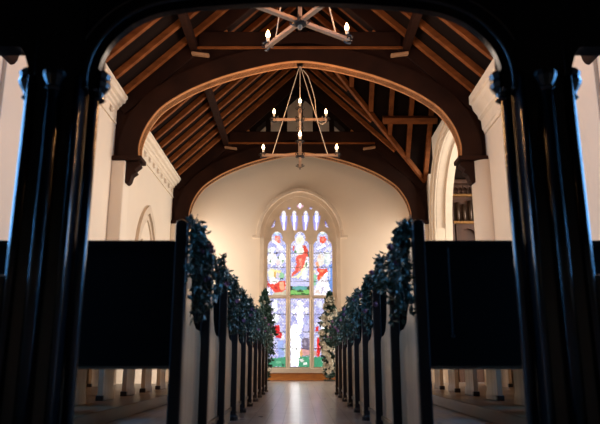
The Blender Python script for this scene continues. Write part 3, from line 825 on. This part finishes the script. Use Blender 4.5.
WF = [proto_flower('white_flower', r_, WHITEFL, i_) for i_, r_ in enumerate((.06,.075,.09))]
def garland(s_, n, big, grp):
    rnd = random.Random(100*n+(7 if s_ > 0 else 3))
    y0 = pew_y(n); t = empty('greenery_spray', (s_*(XA-.018), y0+.06, 1.13 if big else 1.09))
    L = (.50 if big else .44) * (.45 if n == 1 else 1)
    def hang(r):
        a = Vector((r.uniform(-.02,.02), r.uniform(-.03,.18), r.uniform(-.02,.05)))
        dx = -s_*abs(r.gauss(0,.024 if big else .014)); ly = r.uniform(-.08,.20 if big else .12); ln = L*r.uniform(.55,1)
        return [a, a+Vector((dx*.8-s_*.008, ly*.4, -ln*.25)), a+Vector((dx*1.2-s_*.012, ly*.8, -ln*.65)), a+Vector((dx*1.1, ly, -ln))]
    def up(r):
        a = Vector((0, r.uniform(0,.08), -.10)); k = .07 if big else .025
        o = Vector((-s_*r.uniform(.0,k), r.uniform(-.05,.22 if big else .12), r.uniform(-.10,.07 if big else .0)))
        return [a, a+o*.5+Vector((0,0,.03)), a+o]
    ns = (1.0 if n < 4 else .75) * (.45 if n == 1 else 1)
    f = spray(t, rnd, hang, int((30 if big else 20)*ns), LEAF, 22, .038, .009)
    spray(t, rnd, up, int((14 if big else 9)*ns), LEAF, 12, .034, .010, 'upper_foliage')
    spray(t, rnd, lambda r: [p*Vector((1.1,1,.8)).x if False else Vector((p.x*1.25, p.y, p.z*.72-.04)) for p in hang(r)], int((14 if big else 8)*ns), LEAF2, 16, .026, .012, 'eucalyptus')
    for k in range(4 if big else 2):
        c = PF.copy(); C.objects.link(c); c.parent = t; c.location = (-s_*rnd.uniform(.03,.09), rnd.uniform(-.05,.1), -rnd.uniform(.05,.28))
    
    side = 'left' if s_ < 0 else 'right'
    w_ = {0:'big dark trailing greenery bunch on the nearest'}.get(n, f'green leafy bunch hanging on the {ORD[n]}')
    tag(t, f'{w_} pew end {side} of the aisle', 'greenery', grp)
for s_ in (-1,1):
    for n in range(10 if s_ < 0 else 9):
        garland(s_, n, n == 0, 'leafy bunches on the %s pew ends' % ('left' if s_ < 0 else 'right'))

def floral_column(x, y, H, wmax, white, label, seed):
    rnd = random.Random(seed); t = empty('floral_column', (x, y, 0))
    MB().tube([(0,0,0),(0,0,H*.5),(0,0,H*.92)], [.03,.025,.012], 8).build('stand', STEM, t)
    MB().lathe((0,0,0), [(.16,0),(.16,.02),(.03,.05)], 14).build('base', STEM, t)
    def w(z):
        f = z/H
        return wmax*(.55+.6*math.sin(min(f*1.35,1)*math.pi*.72)) if f < .72 else wmax*max(.12, (1-f)/.28)
    def st_(r):
        z = r.uniform(.08,H*.97); a = r.uniform(0, 2*math.pi); l = w(z)*r.uniform(.5,1)
        p = Vector((0,0,z)); o = Vector((math.cos(a)*l, math.sin(a)*l*.8, r.uniform(-.08,.10)))
        return [p, p+o*.5+Vector((0,0,.04)), p+o]
    spray(t, rnd, st_, 210, LEAF, 16, .085, .024)
    spray(t, rnd, st_, 60, LEAF2, 12, .07, .026, 'pale_foliage')
    fm = MB()
    for k in range(98 if white else 10):
        z = rnd.uniform(.2, H*.93); a = rnd.uniform(math.pi*.85, math.pi*2.15); l = w(z)*rnd.uniform(.6,1.0)
        if white: a = rnd.uniform(math.pi*.8, math.pi*1.9)
        c = WF[k%3].copy(); C.objects.link(c); c.parent = t; c.location = (math.cos(a)*l, math.sin(a)*l*.9, z); c.rotation_euler.y = rnd.uniform(0,6)
    tag(t, label, 'flower arrangement', 'tall floral columns flanking the window')
floral_column(-.93, 16.6, 2.35, .27, False, 'tall column of dark green foliage left of the stained glass window', 5)
floral_column(.79, 16.6, 2.30, .25, True, 'tall column of white flowers and foliage right of the stained glass window', 9)

# ------------------------------------------------------------------ organ in the transept
oc = empty('organ_case', (4.7, 15.5, 0)); tag(oc, 'brown carved wooden organ case seen through the right arch', 'organ')
MB().box(-.85,1.4,.12,.35,0,5.05).build('case_body', ORGAN, oc)
MB().box(-.87,1.42,.0,.16,3.93,4.0).build('gilded_rail', BRASS, oc, bevel=.01)
MB().box(-.87,1.42,.0,.16,4.66,4.72).build('gilded_rail', BRASS, oc, bevel=.01)
MB().box(-.90,1.45,-.03,.18,5.0,5.1).build('case_cornice', ORGAN, oc, bevel=.015)
m = MB()
for k in range(19):
    x_ = -.83+k*.12; m.strip([(x_, 4.72)]+[(x_+.0, 4.8)], [(x_+.02,4.72),(x_+.02,4.8)], 'y', .05, .12)
    m.strip(arch_pts(.05,.09,4.82,5,x_+.06), [(a, 4.95) for a, b in arch_pts(.05,.09,4.82,5,x_+.06)], 'y', .04, .12)
m.build('carved_frieze', ORGAN, oc)
for k in range(14):
    m = MB(); x_ = -.78+k*.16; m.tube([(x_,.07,4.0),(x_,.07,4.55-.05*(k%3))], .045, 10); m.build('organ_pipe', PIPE, oc, smooth=True)
for k in range(4):
    x_ = -.84+k*.72
    MB().box(x_,x_+.09,.0,.13,0,5.0).build('case_upright', ORGAN, oc, bevel=.01)
m = MB(); m.strip(arch_pts(.30,.36,3.45,8,-.40), [(a, 3.92) for a, b in arch_pts(.30,.36,3.45,8,-.40)], 'y', .03, .13); m.build('arched_panel', ORGAN, oc)

# ------------------------------------------------------------------ light
def area(name, loc, rot, sx_, sy_, e, col):
    l = bpy.data.lights.new(name, 'AREA'); l.shape = 'RECTANGLE'; l.size = sx_; l.size_y = sy_; l.energy = e; l.color = col
    o = bpy.data.objects.new(name, l); C.objects.link(o); o.location = loc; o.rotation_euler = rot
    return o
for s_ in (-1,1):
    rot = (0, R(90)*s_, 0)   # faces inwards
    area('added_blue_rim_light', (s_*3.95, 2.66, 1.2), rot, 2.2, .45, 60, (.10,.42,1.0))  # added light in a made-up side slot, for blue rims on the screen
    area('daylight_near_window', (s_*4.0, 4.3, 3.05), rot, 3.0, 2.5, 230, (.13,.45,1.0))
    area('daylight_window', (s_*4.0, 8.2, 3.05), rot, 2.6, 2.0, 220, (1,.91,.82))
    area('added_chancel_fill', (s_*4.0, 16.45, 2.5), rot, 3.1, .95, 225, (1,.96,.92))  # added light behind unseen openings, brightens the far wall
area('daylight_transept', (7.7, 13.0, 3.2), (0, R(90), 0), 3.5, 3.3, 560, (1,.96,.90))
for k, s_ in enumerate((-1,1)):
    for j, (ya, yb, za, zb) in enumerate(HOLES[1:]):
        w_ = empty('window_%d' % (3+k*3+j), (s_*(W+.35), (ya+yb)/2, 0)); w_['kind'] = 'structure'  # last on each side frames the opening added for the far-wall light
        m = MB(); hy = (yb-ya)/2
        for q in (-hy+.03, 0, hy-.03): m.box(-.04,.04,q-.03,q+.03,za,zb)
        for q in (za+.03,(za+zb)/2,zb-.03): m.box(-.035,.035,-hy,hy,q-.03,q+.03)
        m.build('window_frame', STONE, w_)
wd = bpy.data.worlds.new('World'); bpy.context.scene.world = wd; wd.use_nodes = True
wd.node_tree.nodes['Background'].inputs[0].default_value = (.6,.75,1,1); wd.node_tree.nodes['Background'].inputs[1].default_value = .3

# ------------------------------------------------------------------ camera
cd = bpy.data.cameras.new('camera'); cam = bpy.data.objects.new('camera', cd); C.objects.link(cam)
cam.location = (0, 0, EYE); cam.rotation_euler = (R(90)+PITCH, 0, 0)
cd.sensor_width = 36; cd.sensor_fit = 'HORIZONTAL'; cd.lens = F_PX/600*36; cd.clip_start = .05
cd.dof.use_dof = True; cd.dof.focus_distance = 10; cd.dof.aperture_fstop = 2.8
S = bpy.context.scene; S.camera = cam
S.view_settings.view_transform = 'Standard'; S.view_settings.look = 'None'; S.view_settings.gamma = 1; S.view_settings.use_curve_mapping = False
S.view_settings.exposure = 0
